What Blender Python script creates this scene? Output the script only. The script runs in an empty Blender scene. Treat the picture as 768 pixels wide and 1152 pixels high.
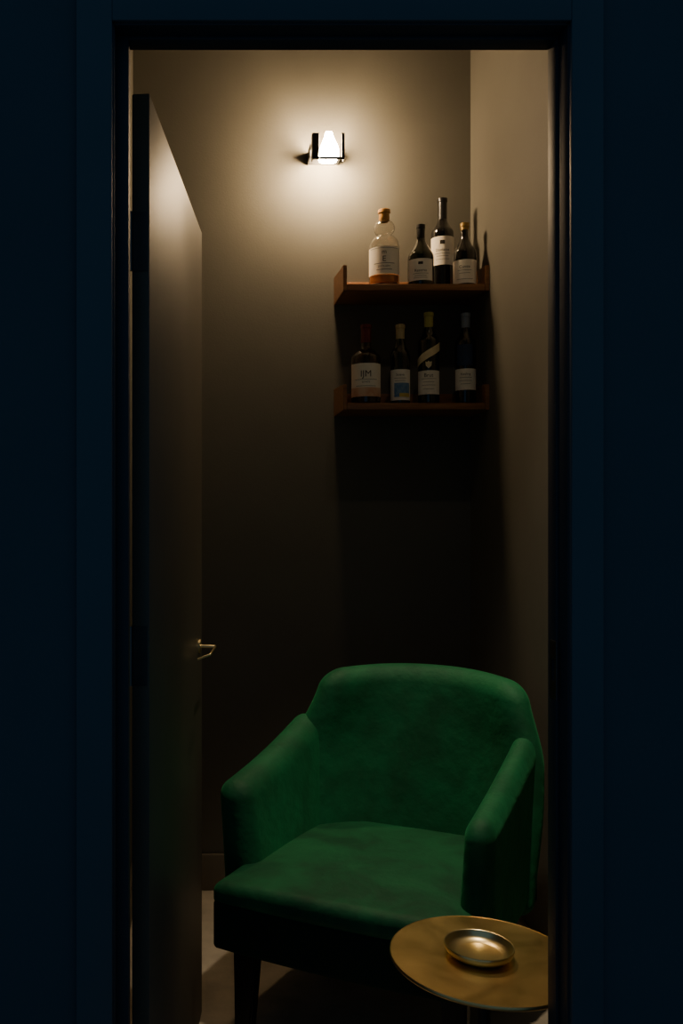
import bpy, bmesh, math, random
from mathutils import Vector, Matrix
random.seed(4)
R = math.radians
SC = bpy.context.scene
COL = SC.collection
PI = math.pi
F, VX, VY, H = 1000.0, 223.0, 580.0, 1.257

# ------------------------------------------------------------------ materials
def mat(name, base, rough=0.5, metal=0.0, var=0.0, vscale=8.0, bump=0.0, bscale=60.0,
        sheen=0.0, trans=0.0, ior=1.45, emis=None, estr=0.0, rvar=0.0, stretch=None, coat=0.0, base2=None, dist=0.0, pos=(.35, .65), aniso=0.0):
    m = bpy.data.materials.new(name); m.use_nodes = True
    nt = m.node_tree; b = nt.nodes['Principled BSDF']
    b.inputs['Base Color'].default_value = (*base, 1)
    b.inputs['Roughness'].default_value = rough
    b.inputs['Metallic'].default_value = metal
    b.inputs['IOR'].default_value = ior
    if aniso: b.inputs['Anisotropic'].default_value = aniso
    if trans: b.inputs['Transmission Weight'].default_value = trans
    if coat: b.inputs['Coat Weight'].default_value = coat
    if sheen:
        b.inputs['Sheen Weight'].default_value = sheen
        b.inputs['Sheen Roughness'].default_value = 0.5
        b.inputs['Sheen Tint'].default_value = (0.08, 0.72, 0.28, 1)
    if emis:
        b.inputs['Emission Color'].default_value = (*emis, 1)
        b.inputs['Emission Strength'].default_value = estr
    tc = nt.nodes.new('ShaderNodeTexCoord'); mp = nt.nodes.new('ShaderNodeMapping')
    nt.links.new(tc.outputs['Object'], mp.inputs['Vector'])
    if stretch: mp.inputs['Scale'].default_value = stretch
    if var or base2 or rvar:
        n = nt.nodes.new('ShaderNodeTexNoise'); n.inputs['Scale'].default_value = vscale
        n.inputs['Detail'].default_value = 8; n.inputs['Roughness'].default_value = 0.6
        n.inputs['Distortion'].default_value = dist
        nt.links.new(mp.outputs['Vector'], n.inputs['Vector'])
        if var or base2:
            cr = nt.nodes.new('ShaderNodeValToRGB')
            c1 = base2 if base2 else tuple(c*(1-var) for c in base)
            c2 = base if base2 else tuple(min(1, c*(1+var)) for c in base)
            cr.color_ramp.elements[0].position = pos[0]; cr.color_ramp.elements[0].color = (*c1, 1)
            cr.color_ramp.elements[1].position = pos[1]; cr.color_ramp.elements[1].color = (*c2, 1)
            nt.links.new(n.outputs['Fac'], cr.inputs['Fac'])
            nt.links.new(cr.outputs['Color'], b.inputs['Base Color'])
        if rvar:
            mr = nt.nodes.new('ShaderNodeMapRange')
            mr.inputs['From Min'].default_value = 0.3; mr.inputs['From Max'].default_value = 0.7
            mr.inputs['To Min'].default_value = max(0.03, rough-rvar); mr.inputs['To Max'].default_value = min(1, rough+rvar)
            nt.links.new(n.outputs['Fac'], mr.inputs['Value']); nt.links.new(mr.outputs['Result'], b.inputs['Roughness'])
    if bump:
        n2 = nt.nodes.new('ShaderNodeTexNoise'); n2.inputs['Scale'].default_value = bscale; n2.inputs['Detail'].default_value = 6
        nt.links.new(mp.outputs['Vector'], n2.inputs['Vector'])
        bp = nt.nodes.new('ShaderNodeBump'); bp.inputs['Strength'].default_value = bump; bp.inputs['Distance'].default_value = 0.01
        nt.links.new(n2.outputs['Fac'], bp.inputs['Height']); nt.links.new(bp.outputs['Normal'], b.inputs['Normal'])
    return m

M = {}
M['room_wall'] = mat('warm_grey_paint', (0.136, 0.130, 0.108), 0.75, var=0.05, vscale=3, bump=0.05, bscale=180)
M['outer_wall'] = mat('navy_paint', (0.042, 0.076, 0.104), 0.7, var=0.06, vscale=2.5, bump=0.05, bscale=160)
M['outer_trim'] = mat('navy_trim_paint', (0.047, 0.085, 0.116), 0.5, var=0.04, vscale=4)
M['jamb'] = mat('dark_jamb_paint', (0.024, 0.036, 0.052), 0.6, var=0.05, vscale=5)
M['ceiling'] = mat('ceiling_paint', (0.16, 0.145, 0.12), 0.85, var=0.04, vscale=4)
M['base'] = mat('baseboard_paint', (0.15, 0.13, 0.10), 0.5, var=0.05, vscale=5)
M['floor'] = mat('concrete_floor', (0.46, 0.40, 0.31), 0.6, var=0.22, vscale=7, bump=0.12, bscale=45, rvar=0.12)
M['door'] = mat('door_paint', (0.104, 0.096, 0.079), 0.48, var=0.05, vscale=4, bump=0.03, bscale=120)
M['velvet'] = mat('emerald_velvet', (0.004, 0.152, 0.056), 0.7, base2=(0.0020, 0.088, 0.034), vscale=7.5, bump=0.35, bscale=24, sheen=0.32, dist=.3, pos=(.36, .62))
M['velvet_seat'] = mat('emerald_velvet_seat', (0.003, 0.124, 0.046), 0.7, base2=(0.0014, 0.058, 0.024), vscale=7.0, bump=0.40, bscale=22, sheen=0.28, dist=.5, pos=(.38, .62))
M['velvet_shaded'] = mat('emerald_velvet_shaded', (0.0012, 0.020, 0.009), 0.85, var=0.2, vscale=9)  # darker copy of the velvet: shade on the seat front put into the colour
M['leg'] = mat('black_stained_wood', (0.012, 0.010, 0.009), 0.4, var=0.3, vscale=12, stretch=(1, 1, .1))
M['brass'] = mat('brushed_brass', (0.94, 0.69, 0.31), 0.33, metal=1.0, base2=(0.80, 0.56, 0.23), vscale=7, rvar=0.06, bump=0.05, bscale=14, dist=.5)
M['brass_shiny'] = mat('polished_brass', (1.0, 0.80, 0.42), 0.30, metal=1.0, var=0.03, vscale=14)
M['black_metal'] = mat('black_metal', (0.010, 0.010, 0.010), 0.5, metal=0.0, var=0.1, vscale=20)
M['steel'] = mat('dark_steel', (0.16, 0.16, 0.17), 0.35, metal=1.0, var=0.1, vscale=20)
M['wood'] = mat('walnut', (0.36, 0.168, 0.068), 0.42, base2=(0.22, 0.094, 0.037), vscale=9, stretch=(1.2, 14, 14), bump=0.05, bscale=30)
M['bulb'] = mat('glowing_glass', (1, .9, .7), 0.4, emis=(1.0, 0.69, 0.38), estr=430)
M['clear_glass'] = mat('clear_glass', (0.98, 0.96, 0.92), 0.02, trans=1.0, ior=1.42, var=0.01)
M['dark_glass'] = mat('dark_green_glass', (0.004, 0.009, 0.004), 0.05, var=0.15, coat=0.8)
M['black_glass'] = mat('black_glass', (0.003, 0.003, 0.004), 0.05, var=0.15, coat=0.8)
M['amber_glass'] = mat('dark_amber_glass', (0.020, 0.007, 0.003), 0.05, var=0.15, coat=0.8)
M['paper'] = mat('label_paper', (0.90, 0.85, 0.76), 0.75, var=0.03, vscale=30)
M['paper_cream'] = mat('cream_label_paper', (0.90, 0.84, 0.72), 0.75, var=0.05, vscale=30)
M['ink'] = mat('label_ink', (0.03, 0.025, 0.02), 0.7, var=0.1)
M['ink_blue'] = mat('blue_ink', (0.05, 0.16, 0.42), 0.7, base2=(.20, .34, .5), vscale=60)
M['ink_navy'] = mat('navy_ink', (0.012, 0.03, 0.08), 0.5, var=0.3, vscale=50)
M['ink_orange'] = mat('orange_ink', (0.66, 0.34, 0.20), 0.7, base2=(.78, .58, .42), vscale=25)
M['ink_yellow'] = mat('yellow_ink', (0.62, 0.48, 0.12), 0.7, var=0.1)
M['ink_gold'] = mat('gold_foil', (0.86, 0.72, 0.44), 0.4, metal=0.1, var=0.1)
M['cap_orange'] = mat('amber_cork_cap', (0.50, 0.25, 0.06), 0.45, var=0.15, vscale=40)
M['cap_black'] = mat('black_foil', (0.012, 0.012, 0.014), 0.3, var=0.2)
M['cap_red'] = mat('dark_red_foil', (0.14, 0.016, 0.016), 0.35, var=0.2)
M['cap_cream'] = mat('cream_foil', (0.48, 0.38, 0.20), 0.4, var=0.1)
M['cap_yellow'] = mat('yellow_green_foil', (0.36, 0.33, 0.08), 0.35, var=0.1)
M['cap_blue'] = mat('grey_blue_foil', (0.18, 0.22, 0.29), 0.35, metal=0.1, var=0.1)
M['cap_gold'] = mat('gold_cap', (0.34, 0.22, 0.06), 0.35, metal=0.5, var=0.1)
M['liquid'] = mat('pale_amber_liquid', (0.50, 0.20, 0.07), 0.15, var=0.1, vscale=10)
M['diffuser'] = mat('downlight_lens', (1, .9, .75), 0.4, emis=(1.0, 0.75, 0.45), estr=3)

# ------------------------------------------------------------------ helpers
def build(name, bm, m, parent=None, angle=40):
    bmesh.ops.recalc_face_normals(bm, faces=bm.faces)
    me = bpy.data.meshes.new(name); bm.to_mesh(me); bm.free()
    for p in me.polygons: p.use_smooth = True
    me.set_sharp_from_angle(angle=R(angle))
    me.materials.append(m)
    o = bpy.data.objects.new(name, me); COL.objects.link(o)
    if parent: o.parent = parent
    return o

def thing(name, label, cat, loc=(0, 0, 0), rz=0, group=None):
    o = bpy.data.objects.new(name, None); COL.objects.link(o)
    o.location = loc; o.rotation_euler = (0, 0, rz); o.empty_display_size = .05
    o['label'] = label; o['category'] = cat
    if group: o['group'] = group
    return o

def struct(name, bm, m, label=None, cat=None):
    o = build(name, bm, m); o['kind'] = 'structure'
    o['label'] = label; o['category'] = cat
    return o

def box(bm, x0, x1, y0, y1, z0, z1, bev=0.0, seg=2):
    r = bmesh.ops.create_cube(bm, size=1.0)
    vs = r['verts']
    for v in vs:
        v.co = Vector(((x0+x1)/2 + v.co.x*(x1-x0), (y0+y1)/2 + v.co.y*(y1-y0), (z0+z1)/2 + v.co.z*(z1-z0)))
    if bev:
        es = list({e for v in vs for e in v.link_edges})
        bmesh.ops.bevel(bm, geom=es, offset=bev, segments=seg, affect='EDGES', profile=.5)

def nodes1(a, b, r, nin, nr=5):
    out = [a + r*(1-math.tan(PI/4*(1-k/nr))) for k in range(nr)]
    L = b-a-2*r
    out += [a+r + L*k/nin for k in range(nin+1)]
    out += [b - r*(1-math.tan(PI/4*(1-k/nr))) for k in range(nr-1, -1, -1)]
    return out

def rbox(bm, lo, hi, r, n, warp=None):
    """rounded box with an even grid, bent by warp"""
    ax = [nodes1(lo[i], hi[i], r, n[i]) for i in range(3)]
    N = [len(a) for a in ax]
    vd = {}
    def vert(i, j, k):
        key = (i, j, k)
        if key in vd: return vd[key]
        p = Vector((ax[0][i], ax[1][j], ax[2][k]))
        c = Vector([min(max(p[q], lo[q]+r), hi[q]-r) for q in range(3)])
        d = p-c
        if d.length > 1e-9: p = c + d.normalized()*r
        if warp: p = Vector(warp(*p))
        vd[key] = bm.verts.new(p); return vd[key]
    X, Y, Z = N[0]-1, N[1]-1, N[2]-1
    for i in range(X):
        for j in range(Y):
            for k in (0, Z): bm.faces.new([vert(i, j, k), vert(i+1, j, k), vert(i+1, j+1, k), vert(i, j+1, k)])
        for k in range(Z):
            for j in (0, Y): bm.faces.new([vert(i, j, k), vert(i+1, j, k), vert(i+1, j, k+1), vert(i, j, k+1)])
    for i in (0, X):
        for j in range(Y):
            for k in range(Z):
                bm.faces.new([vert(i, j, k), vert(i, j+1, k), vert(i, j+1, k+1), vert(i, j, k+1)])

def lathe(bm, prof, n=48, c=(0, 0, 0)):
    rings = []
    for (r, z) in prof:
        if r < 1e-6: rings.append([bm.verts.new((c[0], c[1], c[2]+z))])
        else: rings.append([bm.verts.new((c[0]+r*math.cos(2*PI*k/n), c[1]+r*math.sin(2*PI*k/n), c[2]+z)) for k in range(n)])
    for a, b in zip(rings, rings[1:]):
        for k in range(n):
            k2 = (k+1) % n
            if len(a) == 1 and len(b) == 1: continue
            if len(a) == 1: bm.faces.new([a[0], b[k], b[k2]])
            elif len(b) == 1: bm.faces.new([a[k], a[k2], b[0]])
            else: bm.faces.new([a[k], a[k2], b[k2], b[k]])

def smooth_prof(pts, sub=6):
    out = []
    for i in range(len(pts)-1):
        p0 = pts[max(i-1, 0)]; p1 = pts[i]; p2 = pts[i+1]; p3 = pts[min(i+2, len(pts)-1)]
        for k in range(sub):
            t = k/sub
            f = lambda a, b, c, d: .5*((2*b)+(-a+c)*t+(2*a-5*b+4*c-d)*t*t+(-a+3*b-3*c+d)*t**3)
            out.append((max(0.0, f(p0[0], p1[0], p2[0], p3[0])), f(p0[1], p1[1], p2[1], p3[1])))
    out.append(pts[-1]); return out

def tube(bm, pts, rad, n=14):
    pts = [Vector(p) for p in pts]; rings = []
    for i, p in enumerate(pts):
        d = (pts[min(i+1, len(pts)-1)]-pts[max(i-1, 0)]).normalized()
        up = Vector((0, 0, 1)) if abs(d.z) < .9 else Vector((1, 0, 0))
        a = d.cross(up).normalized(); b = d.cross(a)
        rr = rad[i] if isinstance(rad, (list, tuple)) else rad
        rings.append([bm.verts.new(p + (a*math.cos(2*PI*k/n)+b*math.sin(2*PI*k/n))*rr) for k in range(n)])
    for a, b in zip(rings, rings[1:]):
        for k in range(n): bm.faces.new([a[k], a[(k+1) % n], b[(k+1) % n], b[k]])
    bm.faces.new(rings[0]); bm.faces.new(rings[-1])

def frustum(bm, top, bot, zt, zb, ct, cb, bev=.004):
    vs = []
    for (c, h, z) in ((cb, bot, zb), (ct, top, zt)):
        for sx, sy in ((-1, -1), (1, -1), (1, 1), (-1, 1)): vs.append(bm.verts.new((c[0]+sx*h, c[1]+sy*h, z)))
    for f in ((3, 2, 1, 0), (4, 5, 6, 7), (0, 1, 5, 4), (1, 2, 6, 5), (2, 3, 7, 6), (3, 0, 4, 7)): bm.faces.new([vs[i] for i in f])
    bmesh.ops.bevel(bm, geom=list(bm.edges), offset=bev, segments=2, affect='EDGES')

def sm(t): t = max(0, min(1, t)); return t*t*(3-2*t)

# ------------------------------------------------------------------ geometry constants
XL, XR, YB, YF0, YF1, ZC = -0.22, 0.916, 2.993, 1.350, 1.410, 3.0
OL, OR, OH = -0.127, 0.560, 2.001     # opening

# ------------------------------------------------------------------ the setting
bm = bmesh.new(); box(bm, -2.2, 2.6, -1.6, YB+.1, -.1, 0); struct('floor', bm, M['floor'], 'grey-brown concrete floor', 'floor')
bm = bmesh.new(); box(bm, XL-.1, XR+.1, YF1, YB+.1, ZC, ZC+.1); struct('ceiling', bm, M['ceiling'], 'ceiling of the small room', 'ceiling')
bm = bmesh.new(); box(bm, XL-.1, XR+.1, YB, YB+.1, 0, ZC); struct('wall_back', bm, M['room_wall'], 'dark taupe back wall', 'wall')
bm = bmesh.new(); box(bm, XR, XR+.1, YF1, YB, 0, ZC); struct('wall_right', bm, M['room_wall'], 'dark taupe right wall', 'wall')
bm = bmesh.new(); box(bm, XL-.1, XL, YF1, YB, 0, ZC); struct('wall_left', bm, M['room_wall'], 'dark taupe left wall behind the door', 'wall')
bm = bmesh.new()
J = .02
box(bm, -2.2, OL-J, YF0, YF1, 0, ZC+.1); box(bm, OR+J, 2.6, YF0, YF1, 0, ZC+.1); box(bm, OL-J, OR+J, YF0, YF1, OH+J, ZC+.1)
struct('wall_front', bm, M['outer_wall'], 'dark navy wall around the doorway', 'wall')
bm = bmesh.new()
box(bm, OL-J, OL, YF0-.002, YF1+.002, 0, OH+J, .001); box(bm, OR, OR+J, YF0-.002, YF1+.002, 0, OH+J, .001)
box(bm, OL, OR, YF0-.002, YF1+.002, OH, OH+J, .001)
struct('trim_1', bm, M['jamb'], 'dark lining of the door opening', 'door frame')
bm = bmesh.new()
box(bm, OL, OL+.019, YF0+.028, YF1, 0, OH, .001); box(bm, OR-.006, OR, YF0+.028, YF1, 0, OH, .001)
box(bm, OL+.019, OR-.006, YF0+.028, YF1, OH-.006, OH, .001)
struct('trim_2', bm, M['jamb'], 'door stop strip inside the frame', 'door frame')
g = .003; cw = .054; ct = .010
bm = bmesh.new()
box(bm, OL-g-cw, OL-g, YF0-ct, YF0, 0, OH+g+cw, .0015)
box(bm, OR+g, OR+g+cw-.006, YF0-ct, YF0, 0, OH+g+cw, .0015)
box(bm, OL-g, OR+g, YF0-ct, YF0, OH+g, OH+g+cw, .0015)
struct('trim_3', bm, M['outer_trim'], 'flat navy casing around the doorway', 'door frame')
bm = bmesh.new(); box(bm, XL, XR, YB-.014, YB, 0, .12, .003); struct('baseboard_back', bm, M['base'], 'dark baseboard on the back wall', 'baseboard')
bm = bmesh.new(); box(bm, XR-.014, XR, YF1, YB-.014, 0, .12, .003); struct('baseboard_right', bm, M['base'], 'dark baseboard on the right wall', 'baseboard')
bm = bmesh.new(); box(bm, XL, XL+.014, YF1, YB-.014, 0, .12, .003); struct('baseboard_left', bm, M['base'], 'dark baseboard on the left wall', 'baseboard')

# door leaf, open into the room
door = bpy.data.objects.new('door_1', None); COL.objects.link(door)
door['kind'] = 'structure'; door['label'] = 'open dark flush door with small brass lever handle'; door['category'] = 'door'
door.location = (-.0825, 1.50, 0); door.rotation_euler = (0, 0, R(-7.05))
bm = bmesh.new(); box(bm, -.030, 0, 0, .746, .008, 1.970, .0015); build('door_leaf', bm, M['door'], door)
for hz in (.28, 1.02, 1.72):
    bm = bmesh.new()
    box(bm, -.027, -.003, -.0018, 0, hz-.05, hz+.05)
    tube(bm, [(-.033, -.004, hz-.05), (-.033, -.004, hz+.05)], .0045)
    box(bm, -.0345, -.0315, -.088, -.004, hz-.05, hz+.05)
    build('hinge', bm, M['steel'], door)
for s in (1, -1):
    x0 = 0 if s > 0 else -.030
    bm = bmesh.new(); hy = .690; z = .936
    tube(bm, [(x0, hy, z), (x0+s*.004, hy, z)], .017, 28)
    tube(bm, [(x0+s*.003, hy, z), (x0+s*.036, hy, z), (x0+s*.039, hy-.0005, z), (x0+s*.040, hy-.003, z), (x0+s*.040, hy-.108, z-.002), (x0+s*.039, hy-.110, z-.003), (x0+s*.010, hy-.111, z-.014)], [.0042, .0036, .0032, .0029, .0029, .0029, .0024], 10)
    build('door_handle', bm, M['brass_shiny'], door)
bm = bmesh.new(); box(bm, -.025, -.005, .7458, .7475, .85, 1.0, .0005); build('latch_plate', bm, M['steel'], door)
bm = bmesh.new()
zz = 1.017; yy = 1.385
box(bm, OR-.0078, OR-.006, yy-.012, yy+.012, zz-.045, zz-.017); box(bm, OR-.0078, OR-.006, yy-.012, yy+.012, zz+.017, zz+.045)
box(bm, OR-.0078, OR-.006, yy-.012, yy-.006, zz-.017, zz+.017); box(bm, OR-.0078, OR-.006, yy+.006, yy+.012, zz-.017, zz+.017)
o = build('strike_plate', bm, M['steel']); o['label'] = 'small metal strike plate on the right door jamb'; o['category'] = 'strike plate'

# ------------------------------------------------------------------ wall lamp: black square frame around a glowing frosted glass
lamp = thing('wall_lamp', 'small square black wall lamp glowing warm white above the shelves', 'wall lamp', (.418, YB, 2.444))
hb = .042; D = .140; DB = .112
bm = bmesh.new(); box(bm, -.049, .049, -.004, 0, -.006, .032, .001); box(bm, -.007, .007, -DB+.03, -.003, .010, .022, .001); build('back_plate', bm, M['black_metal'], lamp)
for s in (-1, 1):
    bm = bmesh.new()
    a, b = sorted((s*.052, s*.049))
    box(bm, a, b, -D, -DB, -hb, hb, .0006)
    box(bm, a, b, -DB+.034, 0, -.008, .034, .0006)
    box(bm, a, b, -DB-.001, -DB+.035, .010, .020, .0006)
    a, b = sorted((s*.049, s*(.031 if s < 0 else .042)))
    box(bm, a, b, -D, -D+.003, -hb, hb, .0006)
    build('side_panel', bm, M['black_metal'], lamp)
bm = bmesh.new(); box(bm, -.052, .052, -D, -D+.003, -hb-.001, -hb+.007, .0006); build('front_rail', bm, M['black_metal'], lamp)
def dw(x, y, z):
    k = 1-.60*sm((z+.012)/.066)
    return (.005+x*k, -.106+y*k, z)
bm = bmesh.new(); rbox(bm, (-.031, -.030, -.036), (.031, .030, .058), .014, (4, 4, 8), dw)
build('glass_shade', bm, M['bulb'], lamp, 80)

# recessed downlight in the ceiling, above the chair
DX, DY = .60, 1.84
dl = thing('downlight', 'small round recessed ceiling downlight above the armchair', 'ceiling light', (DX, DY, ZC))
bm = bmesh.new(); lathe(bm, [(.034, -.001), (.034, -.006), (.047, -.004), (.048, 0), (.034, 0)], 40); build('trim_ring', bm, M['black_metal'], dl)
bm = bmesh.new(); lathe(bm, [(0, -.001), (.034, -.001)], 40); build('lens', bm, M['diffuser'], dl)
for nm, en, sz, tilt in (('downlight_lamp', 94, 40, 8), ('label_fill', 4, 130, 14)):  # second spot is a weak wide fill, added to brighten the lower bottle labels
    ld = bpy.data.lights.new(nm, 'SPOT'); lo = bpy.data.objects.new(nm, ld); COL.objects.link(lo)
    ld.energy = en; ld.color = (1.0, .82, .58); ld.spot_size = R(sz); ld.spot_blend = 1.0; ld.shadow_soft_size = .03
    lo.location = (DX, DY, ZC-.012); lo.rotation_euler = (R(tilt), 0, 0)

# ------------------------------------------------------------------ shelves
SX0, SX1, SY0 = .456, XR-.0005, 2.796
def shelf(z0, label):
    t = thing('wall_shelf', label, 'shelf', ((SX0+SX1)/2, YB, z0), 0)
    hw = (SX1-SX0)/2; d = YB-SY0
    bm = bmesh.new(); box(bm, -hw+.012, hw-.014, -d, -.0005, .001, .021, .001); build('shelf_board', bm, M['wood'], t)
    for s in (-1, 1):
        th = .011 if s < 0 else .013
        a, b = sorted((s*hw, s*(hw-th)))
        bm = bmesh.new()
        p = [(-d, 0), (-.0005, 0), (-.0005, .092), (-d, .080)]
        v1 = [bm.verts.new((a, y, z)) for y, z in p]; v2 = [bm.verts.new((b, y, z)) for y, z in p]
        bm.faces.new(v1); bm.faces.new(v2[::-1])
        for i in range(4): bm.faces.new([v1[i], v1[(i+1) % 4], v2[(i+1) % 4], v2[i]])
        bmesh.ops.bevel(bm, geom=list(bm.edges), offset=.001, segments=2, affect='EDGES')
        build('end_panel', bm, M['wood'], t)
    bm = bmesh.new(); box(bm, -hw+.012, hw-.014, -.012, -.0005, .021, .075, .001); build('back_rail', bm, M['wood'], t)
    return t
shelf(1.965, 'brown wooden tray shelf, upper one, directly below the glowing wall lamp')
shelf(1.590, 'brown wooden tray shelf, lower one, in the shadow of the other shelf')
ZU, ZLo = 1.9862, 1.6112

# ------------------------------------------------------------------ bottles
def strip(bm, rad, z0, z1, a0, a1, n=24, off=.0006):
    va = []; vb = []
    for k in range(n+1):
        a = R(a0+(a1-a0)*k/n)
        va.append(bm.verts.new(((rad+off)*math.sin(a), -(rad+off)*math.cos(a), z0)))
        vb.append(bm.verts.new(((rad+off)*math.sin(a), -(rad+off)*math.cos(a), z1)))
    for k in range(n): bm.faces.new([va[k], va[k+1], vb[k+1], vb[k]])

def words(bm, s, size, rad, z, a=0, off=.0012):
    cu = bpy.data.curves.new('t', 'FONT'); cu.body = s; cu.size = size; cu.align_x = 'CENTER'; cu.resolution_u = 3
    ob = bpy.data.objects.new('t', cu); COL.objects.link(ob)
    dg = bpy.context.evaluated_depsgraph_get(); dg.update()
    me = bpy.data.meshes.new_from_object(ob.evaluated_get(dg))
    vs = []
    for v in me.vertices:
        an = v.co.x/rad+R(a)
        vs.append(bm.verts.new(((rad+off)*math.sin(an), -(rad+off)*math.cos(an), z+v.co.y)))
    for p in me.polygons:
        try: bm.faces.new([vs[i] for i in p.vertices])
        except ValueError: pass
    bpy.data.objects.remove(ob); bpy.data.curves.remove(cu); bpy.data.meshes.remove(me)

def bottle(px, Y, z, name, label, group, prof, gm, cap, capm, lab=None, prints=(), extra=None, zs=1.04):
    x = (px-VX)/F*Y
    t = thing(name, label, 'bottle', (x, Y, z), -math.atan2(x, Y), group)
    t.scale = (1, 1, zs)
    bm = bmesh.new(); lathe(bm, prof, 48); build('glass_body', bm, gm, t, 50)
    bm = bmesh.new(); lathe(bm, cap, 32); build('cap', bm, capm, t, 35)
    l = None
    if lab:
        r, z0, z1, sp, lm = lab
        bm = bmesh.new(); strip(bm, r, z0, z1, -sp, sp); l = build('paper_label', bm, lm, t)
    for pr in prints:
        bm = bmesh.new()
        for it in pr[1]:
            if it[0] == 'w': words(bm, it[1], it[2], pr[2], it[3], it[4] if len(it) > 4 else 0)
            else: strip(bm, pr[2], it[1], it[2], it[3], it[4], 12, .0011)
        build('print', bm, pr[0], l if l else t)
    if extra: extra(t)
    return t

def wine(r, h, sh, nr=.0135, slope=.05):
    return [(0, .004), (r*.6, .002), (r*.93, 0), (r, .005), (r, .02), (r, sh*.6), (r, sh)] + \
        smooth_prof([(r, sh), (r*.93, sh+slope*.25), (r*.65, sh+slope*.6), (nr*1.25, sh+slope*.95), (nr, sh+slope*1.25)], 5)[1:] + \
        [(nr*.95, h-.012), (nr*1.15, h-.010), (nr*1.15, h-.002), (nr*.9, h-.001), (0, h-.001)]
def capsule(nr, z0, z1):
    return [(nr*.9, z0), (nr+.0012, z0), (nr+.0010, z1-.013), (nr*1.15+.0008, z1-.011), (nr*1.15+.0008, z1-.001), (nr*1.0, z1+.0005), (0, z1+.0005)]

def liq(t):
    bm = bmesh.new(); lathe(bm, [(0, .009), (.038, .009), (.0435, .013), (.0435, .034), (0, .034)], 40); build('liquid', bm, M['liquid'], t)
po = [(.0480, .015), (.0480, .108)] + \
     smooth_prof([(.0480, .108), (.0478, .126), (.0430, .146), (.0320, .159), (.0230, .166), (.0310, .175), (.0340, .189), (.0270, .203), (.0170, .209), (.0150, .214)], 5)[1:] + [(.0150, .222)]
p1 = [(0, .004), (.036, .0), (.0465, .005)] + po + [(.0125, .222)] + [(max(.01, a-.0025), b) for a, b in po[::-1]] + [(.038, .008), (0, .008)]
bottle(432, 2.86, ZU, 'liquor_bottle', 'clear round-shouldered glass bottle with amber cap, leftmost on the upper shelf', 'bottles on the upper shelf',
       p1, M['clear_glass'], [(.0125, .206), (.0165, .2125), (.0165, .232), (.0195, .234), (.0195, .243), (.017, .245), (0, .245)], M['cap_orange'],
       (.048, .036, .120, 80, M['paper']),
       [(M['ink'], [('w', 'm', .020, .096), ('w', 'E', .024, .073), ('s', .067, .0685, -40, 40), ('w', 'DISTILLERY', .0078, .056), ('s', .048, .0495, -30, 30), ('s', .114, .115, -60, 60)], .048)], liq)
bottle(473, 2.845, ZU, 'wine_bottle', 'short dark wine bottle with white label, between the clear flask and the tall bottle', 'bottles on the upper shelf',
       wine(.041, .193, .088, .012, .055), M['dark_glass'], capsule(.012, .150, .193), M['cap_black'],
       (.041, .014, .080, 60, M['paper']),
       [(M['ink'], [('s', .062, .070, -10, 10), ('w', 'Reserva', .012, .040), ('s', .034, .035, -34, 34), ('s', .027, .028, -26, 26), ('s', .021, .022, -30, 30)], .041)])
bottle(497.5, 2.930, ZU, 'wine_bottle', 'tallest black wine bottle on the upper shelf, standing behind two shorter ones', 'bottles on the upper shelf',
       wine(.0365, .303, .190, .0135, .04), M['black_glass'], capsule(.0135, .235, .303), M['cap_black'],
       (.0365, .085, .175, 78, M['paper']),
       [(M['ink'], [('s', .150, .162, -12, 12), ('w', 'Domaine', .012, .128), ('s', .120, .121, -40, 40), ('s', .112, .113, -30, 30), ('s', .102, .103, -35, 35)], .0365)])
bottle(522.5, 2.845, ZU, 'wine_bottle', 'short black wine bottle with gold top, rightmost on the upper shelf', 'bottles on the upper shelf',
       wine(.037, .198, .098, .012, .05), M['black_glass'], capsule(.012, .176, .198), M['cap_gold'],
       (.037, .006, .078, 72, M['paper']),
       [(M['ink'], [('w', 'Cuvee', .013, .052), ('s', .045, .046, -34, 34), ('s', .036, .037, -26, 26), ('s', .018, .019, -40, 40)], .037)])
# lower shelf
bottle(411.5, 2.85, ZLo, 'liquor_bottle', 'stout dark amber bottle with red cap and white and orange label on the lower shelf', 'bottles on the lower shelf',
       [(0, .004), (.038, 0), (.0455, .005), (.0465, .02), (.0465, .135)] + smooth_prof([(.0465, .135), (.0440, .152), (.0300, .168), (.0180, .177), (.0155, .190)], 5)[1:] + [(.015, .240), (.017, .242), (.017, .25), (0, .25)],
       M['amber_glass'], capsule(.0155, .195, .252), M['cap_red'],
       (.0465, .022, .125, 75, M['paper_cream']),
       [(M['ink_orange'], [('s', .022, .050, -75, 75)], .0464),
        (M['ink'], [('w', 'IJM', .028, .083), ('s', .074, .0752, -45, 45), ('w', 'ESTATE', .0075, .064), ('s', .054, .0552, -40, 40)], .0465)], zs=1.02)
bottle(450, 2.85, ZLo, 'wine_bottle', 'slim dark bottle with cream top and blue picture label on the lower shelf', 'bottles on the lower shelf',
       wine(.031, .252, .150, .0125, .05), M['dark_glass'], capsule(.0125, .205, .252), M['cap_cream'],
       (.031, .012, .108, 75, M['paper']),
       [(M['ink_blue'], [('s', .022, .066, -35, 60)], .031), (M['ink_yellow'], [('s', .022, .034, -5, 60)], .0314), (M['ink'], [('w', 'Soave', .011, .088), ('s', .080, .081, -36, 36), ('s', .072, .073, -30, 30)], .0311)], zs=1.02)
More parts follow.
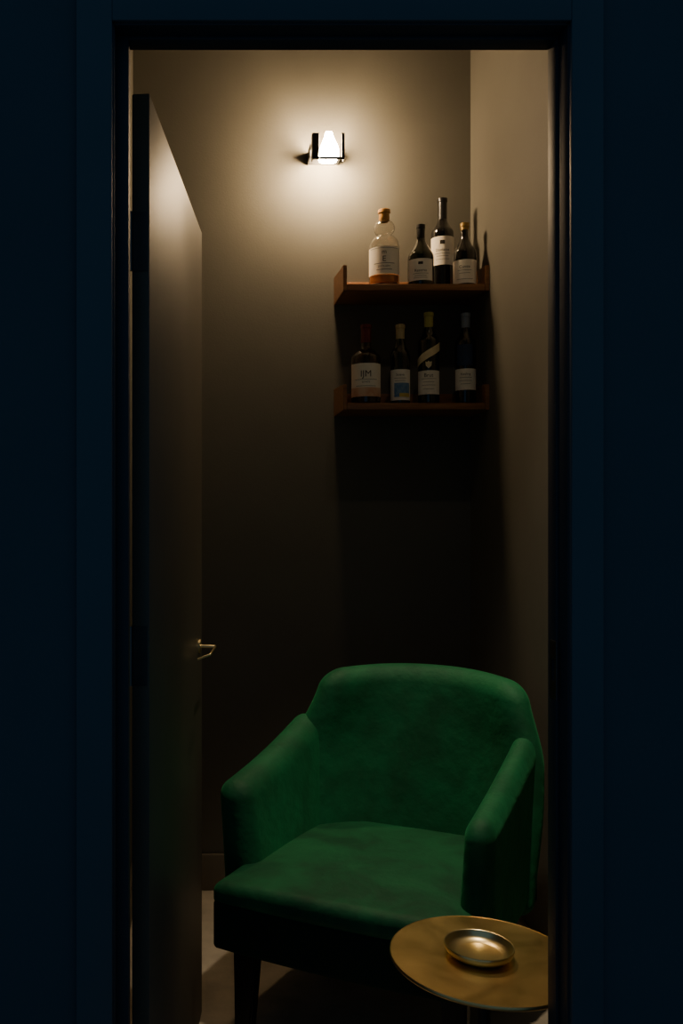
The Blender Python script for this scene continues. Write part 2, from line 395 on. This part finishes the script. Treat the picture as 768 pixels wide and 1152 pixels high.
def swirl(t):
    bm = bmesh.new()
    for (a0, a1, z0, z1, wm, rr) in ((-80, 75, .128, .182, .013, .0350),):
        n = 20; va = []; vb = []
        for k in range(n+1):
            u = k/n; a = R(a0+(a1-a0)*u); z = z0+(z1-z0)*u; w = wm
            for lst, dz in ((va, -w), (vb, w)):
                lst.append(bm.verts.new((rr*math.sin(a), -rr*math.cos(a), z+dz)))
        for k in range(n): bm.faces.new([va[k], va[k+1], vb[k+1], vb[k]])
    c = bm.verts.new((0, -.0356, .123)); ring = []
    shp = [(0, -.013), (.009, -.004), (.010, .009), (.004, .007), (0, .011), (-.004, .007), (-.010, .009), (-.009, -.004)]
    for (sx_, sz_) in shp:
        ring.append(bm.verts.new((.0356*math.sin(sx_/.0356), -.0356*math.cos(sx_/.0356), .123+sz_)))
    for k in range(8): bm.faces.new([c, ring[k], ring[(k+1) % 8]])
    build('ribbon_band', bm, M['ink_gold'], t)
bottle(482, 2.85, ZLo, 'wine_bottle', 'dark bottle with yellow-green foil top and gold ribbon band on the lower shelf', 'bottles on the lower shelf',
       wine(.034, .290, .192, .013, .045), M['dark_glass'], capsule(.013, .228, .290), M['cap_yellow'],
       (.034, .030, .104, 72, M['paper_cream']),
       [(M['ink'], [('w', 'Brut', .016, .084), ('s', .078, .079, -40, 40), ('s', .068, .069, -30, 30), ('s', .058, .059, -36, 36), ('s', .046, .047, -30, 30)], .034)], swirl, zs=1.02)
bottle(523.5, 2.85, ZLo, 'wine_bottle', 'dark bottle with grey-blue foil top and pale label, rightmost on the lower shelf', 'bottles on the lower shelf',
       wine(.033, .288, .190, .013, .045), M['black_glass'], capsule(.013, .222, .288), M['cap_blue'],
       (.033, .044, .110, 70, M['paper_cream']),
       [(M['ink_navy'], [('s', .120, .186, -50, 40)], .033), (M['ink'], [('w', 'Riesling', .010, .090), ('s', .082, .083, -34, 34), ('s', .072, .073, -34, 34), ('s', .062, .063, -26, 26)], .033)], zs=1.02)

# ------------------------------------------------------------------ armchair
ch = thing('armchair', 'emerald green velvet tub armchair with black legs', 'armchair', (.473, 2.201, 0), R(-25))
SH = .05
def back_warp(x, y, z):
    t = (z-.26)/.58
    wl = .085 if x < 0 else 0.0
    w = 1.14+wl*sm(-x/.15)*sm((.92-t)/.35)-.17*sm((t-.62)/.38)-.08*sm((.5-t)/.5)
    s = x*w; hw = .27*w; A = .19; q = abs(s)/hw; fa = (1-.24*t)
    yc = .285+.075*t-A*q**2.4*fa
    dy = -A*2.4*q**1.4/hw*(1 if s > 0 else -1)*fa
    L = math.hypot(dy, 1)
    th = y*(1.0-.18*t)
    zz = z-.014*(q**2)*t
    X = s-dy/L*th; Yv = yc+th/L
    return (X+SH*(Yv+.33), Yv, zz)
bm = bmesh.new(); rbox(bm, (-.27, -.050, .26), (.27, .050, .836), .046, (30, 3, 22), back_warp)
build('backrest', bm, M['velvet'], ch, 80)
for s in (-1, 1):
    y0 = -.20 if s < 0 else -.245
    def arm_warp(x, y, z, s=s, y0=y0):
        u = max(0, (y-y0)/(.24-y0))       # 0 front, 1 rear
        t = max(0, (z-.27)/.33)
        f0, f1 = (.318, .276) if s < 0 else (.226, .262)
        cx = f0+(f1-f0)*u**1.5+(.028 if s < 0 else .014)*t
        zz = .27+(z-.27)*(1.0+.10*u+.22*u**2)
        xx = x*(1.06-.20*sm(t))*(1.10 if s < 0 else .82)
        yv = y-.01*t
        return (s*cx+xx+SH*(yv+.33), yv, zz)
    bm = bmesh.new(); rbox(bm, (-.046, y0, .27), (.046, .24, .606), .042, (3, 20, 14), arm_warp)
    build('arm', bm, M['velvet'], ch, 80)
def plan(x, y):
    u = max(0, (y+.33)/.60)
    return x*(1-.12*u)+SH*(y+.33), y-.020*(1-(x/.335)**2)*(1-u), u
def cut(x, y):
    return x - .090*sm((x-.16)/.17)*sm((.25-y)/.25)
def seat_warp(x, y, z):
    X, Yv, u = plan(cut(x, y), y); crown = 0
    if z > .38: crown = .014*(1-(x/.335)**2)*math.sin(PI*min(1, u))-.014*u-.010*(1-u)*abs(x/.335)**4
    return (X, Yv, z+crown)
bm = bmesh.new(); rbox(bm, (-.338, -.332, .362), (.338, .25, .423), .024, (18, 16, 2), seat_warp)
build('seat', bm, M['velvet_seat'], ch, 80)
def apron_warp(x, y, z):
    X, Yv, u = plan(cut(x, y), y); return (X, Yv, z)
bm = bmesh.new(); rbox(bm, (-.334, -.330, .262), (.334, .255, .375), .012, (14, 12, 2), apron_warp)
build('seat_base', bm, M['velvet_shaded'], ch, 80)
for sx in (-1, 1):
    for sy in (-1, 1):
        bm = bmesh.new()
        tx, ty = (.270 if sx < 0 else .200, -.262) if sy < 0 else (.215, .205)
        tx *= sx
        frustum(bm, .028, .017, .268, 0, (tx, ty), (tx+.006*sx, ty+.012*sy))
        build('leg', bm, M['leg'], ch)

# ------------------------------------------------------------------ side table + dish
tx, ty, tz = .509, 1.584, .47
tb = thing('side_table', 'round brass side table with thin dark stem in front of the armchair', 'side table', (tx, ty, 0))
bm = bmesh.new(); r = .165
lathe(bm, [(0, tz-.006), (r-.003, tz-.006), (r-.002, tz-.003), (r-.002, tz), (0, tz)], 96)
top = build('table_top', bm, M['brass'], tb, 30)
bm = bmesh.new()
n = 96; k8 = 8; rings = []
for k in range(n):
    a = 2*PI*k/n
    rings.append([bm.verts.new(((r-.0015+.0015*math.cos(2*PI*j/k8))*math.cos(a), (r-.0015+.0015*math.cos(2*PI*j/k8))*math.sin(a), tz-.0028+.0034*math.sin(2*PI*j/k8))) for j in range(k8)])
for k in range(n):
    for j in range(k8): bm.faces.new([rings[k][j], rings[(k+1) % n][j], rings[(k+1) % n][(j+1) % k8], rings[k][(j+1) % k8]])
build('rim', bm, M['brass'], tb)
bm = bmesh.new(); lathe(bm, [(0, .012), (.011, .012), (.011, tz-.02), (.035, tz-.012), (.035, tz-.006), (0, tz-.006)], 32); build('stem', bm, M['black_metal'], tb)
bm = bmesh.new(); lathe(bm, [(0, 0), (.125, 0), (.127, .002), (.127, .008), (.124, .011), (.02, .014), (0, .014)], 64); build('base', bm, M['black_metal'], tb)
bm = bmesh.new()
lathe(bm, smooth_prof([(0, 0), (.036, 0), (.048, .003), (.0575, .010), (.0605, .0175)], 4)+[(.0608, .0195), (.0600, .0210), (.0585, .0210), (.0572, .0195)]+
      smooth_prof([(.0560, .0165), (.0520, .0105), (.0440, .0060), (.034, .0042), (0, .0040)], 4), 72)
o = build('dish', bm, M['brass_shiny'], None, 60); o.location = (tx-.008, ty+.004, tz+.0003)
o['label'] = 'small shallow polished brass dish on the round side table'; o['category'] = 'dish'

# ------------------------------------------------------------------ light
w = bpy.data.worlds.new('World'); SC.world = w; w.use_nodes = True
w.node_tree.nodes['Background'].inputs[0].default_value = (0.15, 0.30, 0.46, 1)
w.node_tree.nodes['Background'].inputs[1].default_value = 0.25

# ------------------------------------------------------------------ camera
cd = bpy.data.cameras.new('Camera'); cam = bpy.data.objects.new('Camera', cd); COL.objects.link(cam)
cam.location = (0, 0, H); cam.rotation_euler = (R(90), 0, 0)
cd.sensor_fit = 'VERTICAL'; cd.sensor_height = 36; cd.lens = F/1152*36
cd.shift_x = (384-VX)/1152; cd.shift_y = -(576-VY)/1152
cd.clip_start = .01
SC.camera = cam
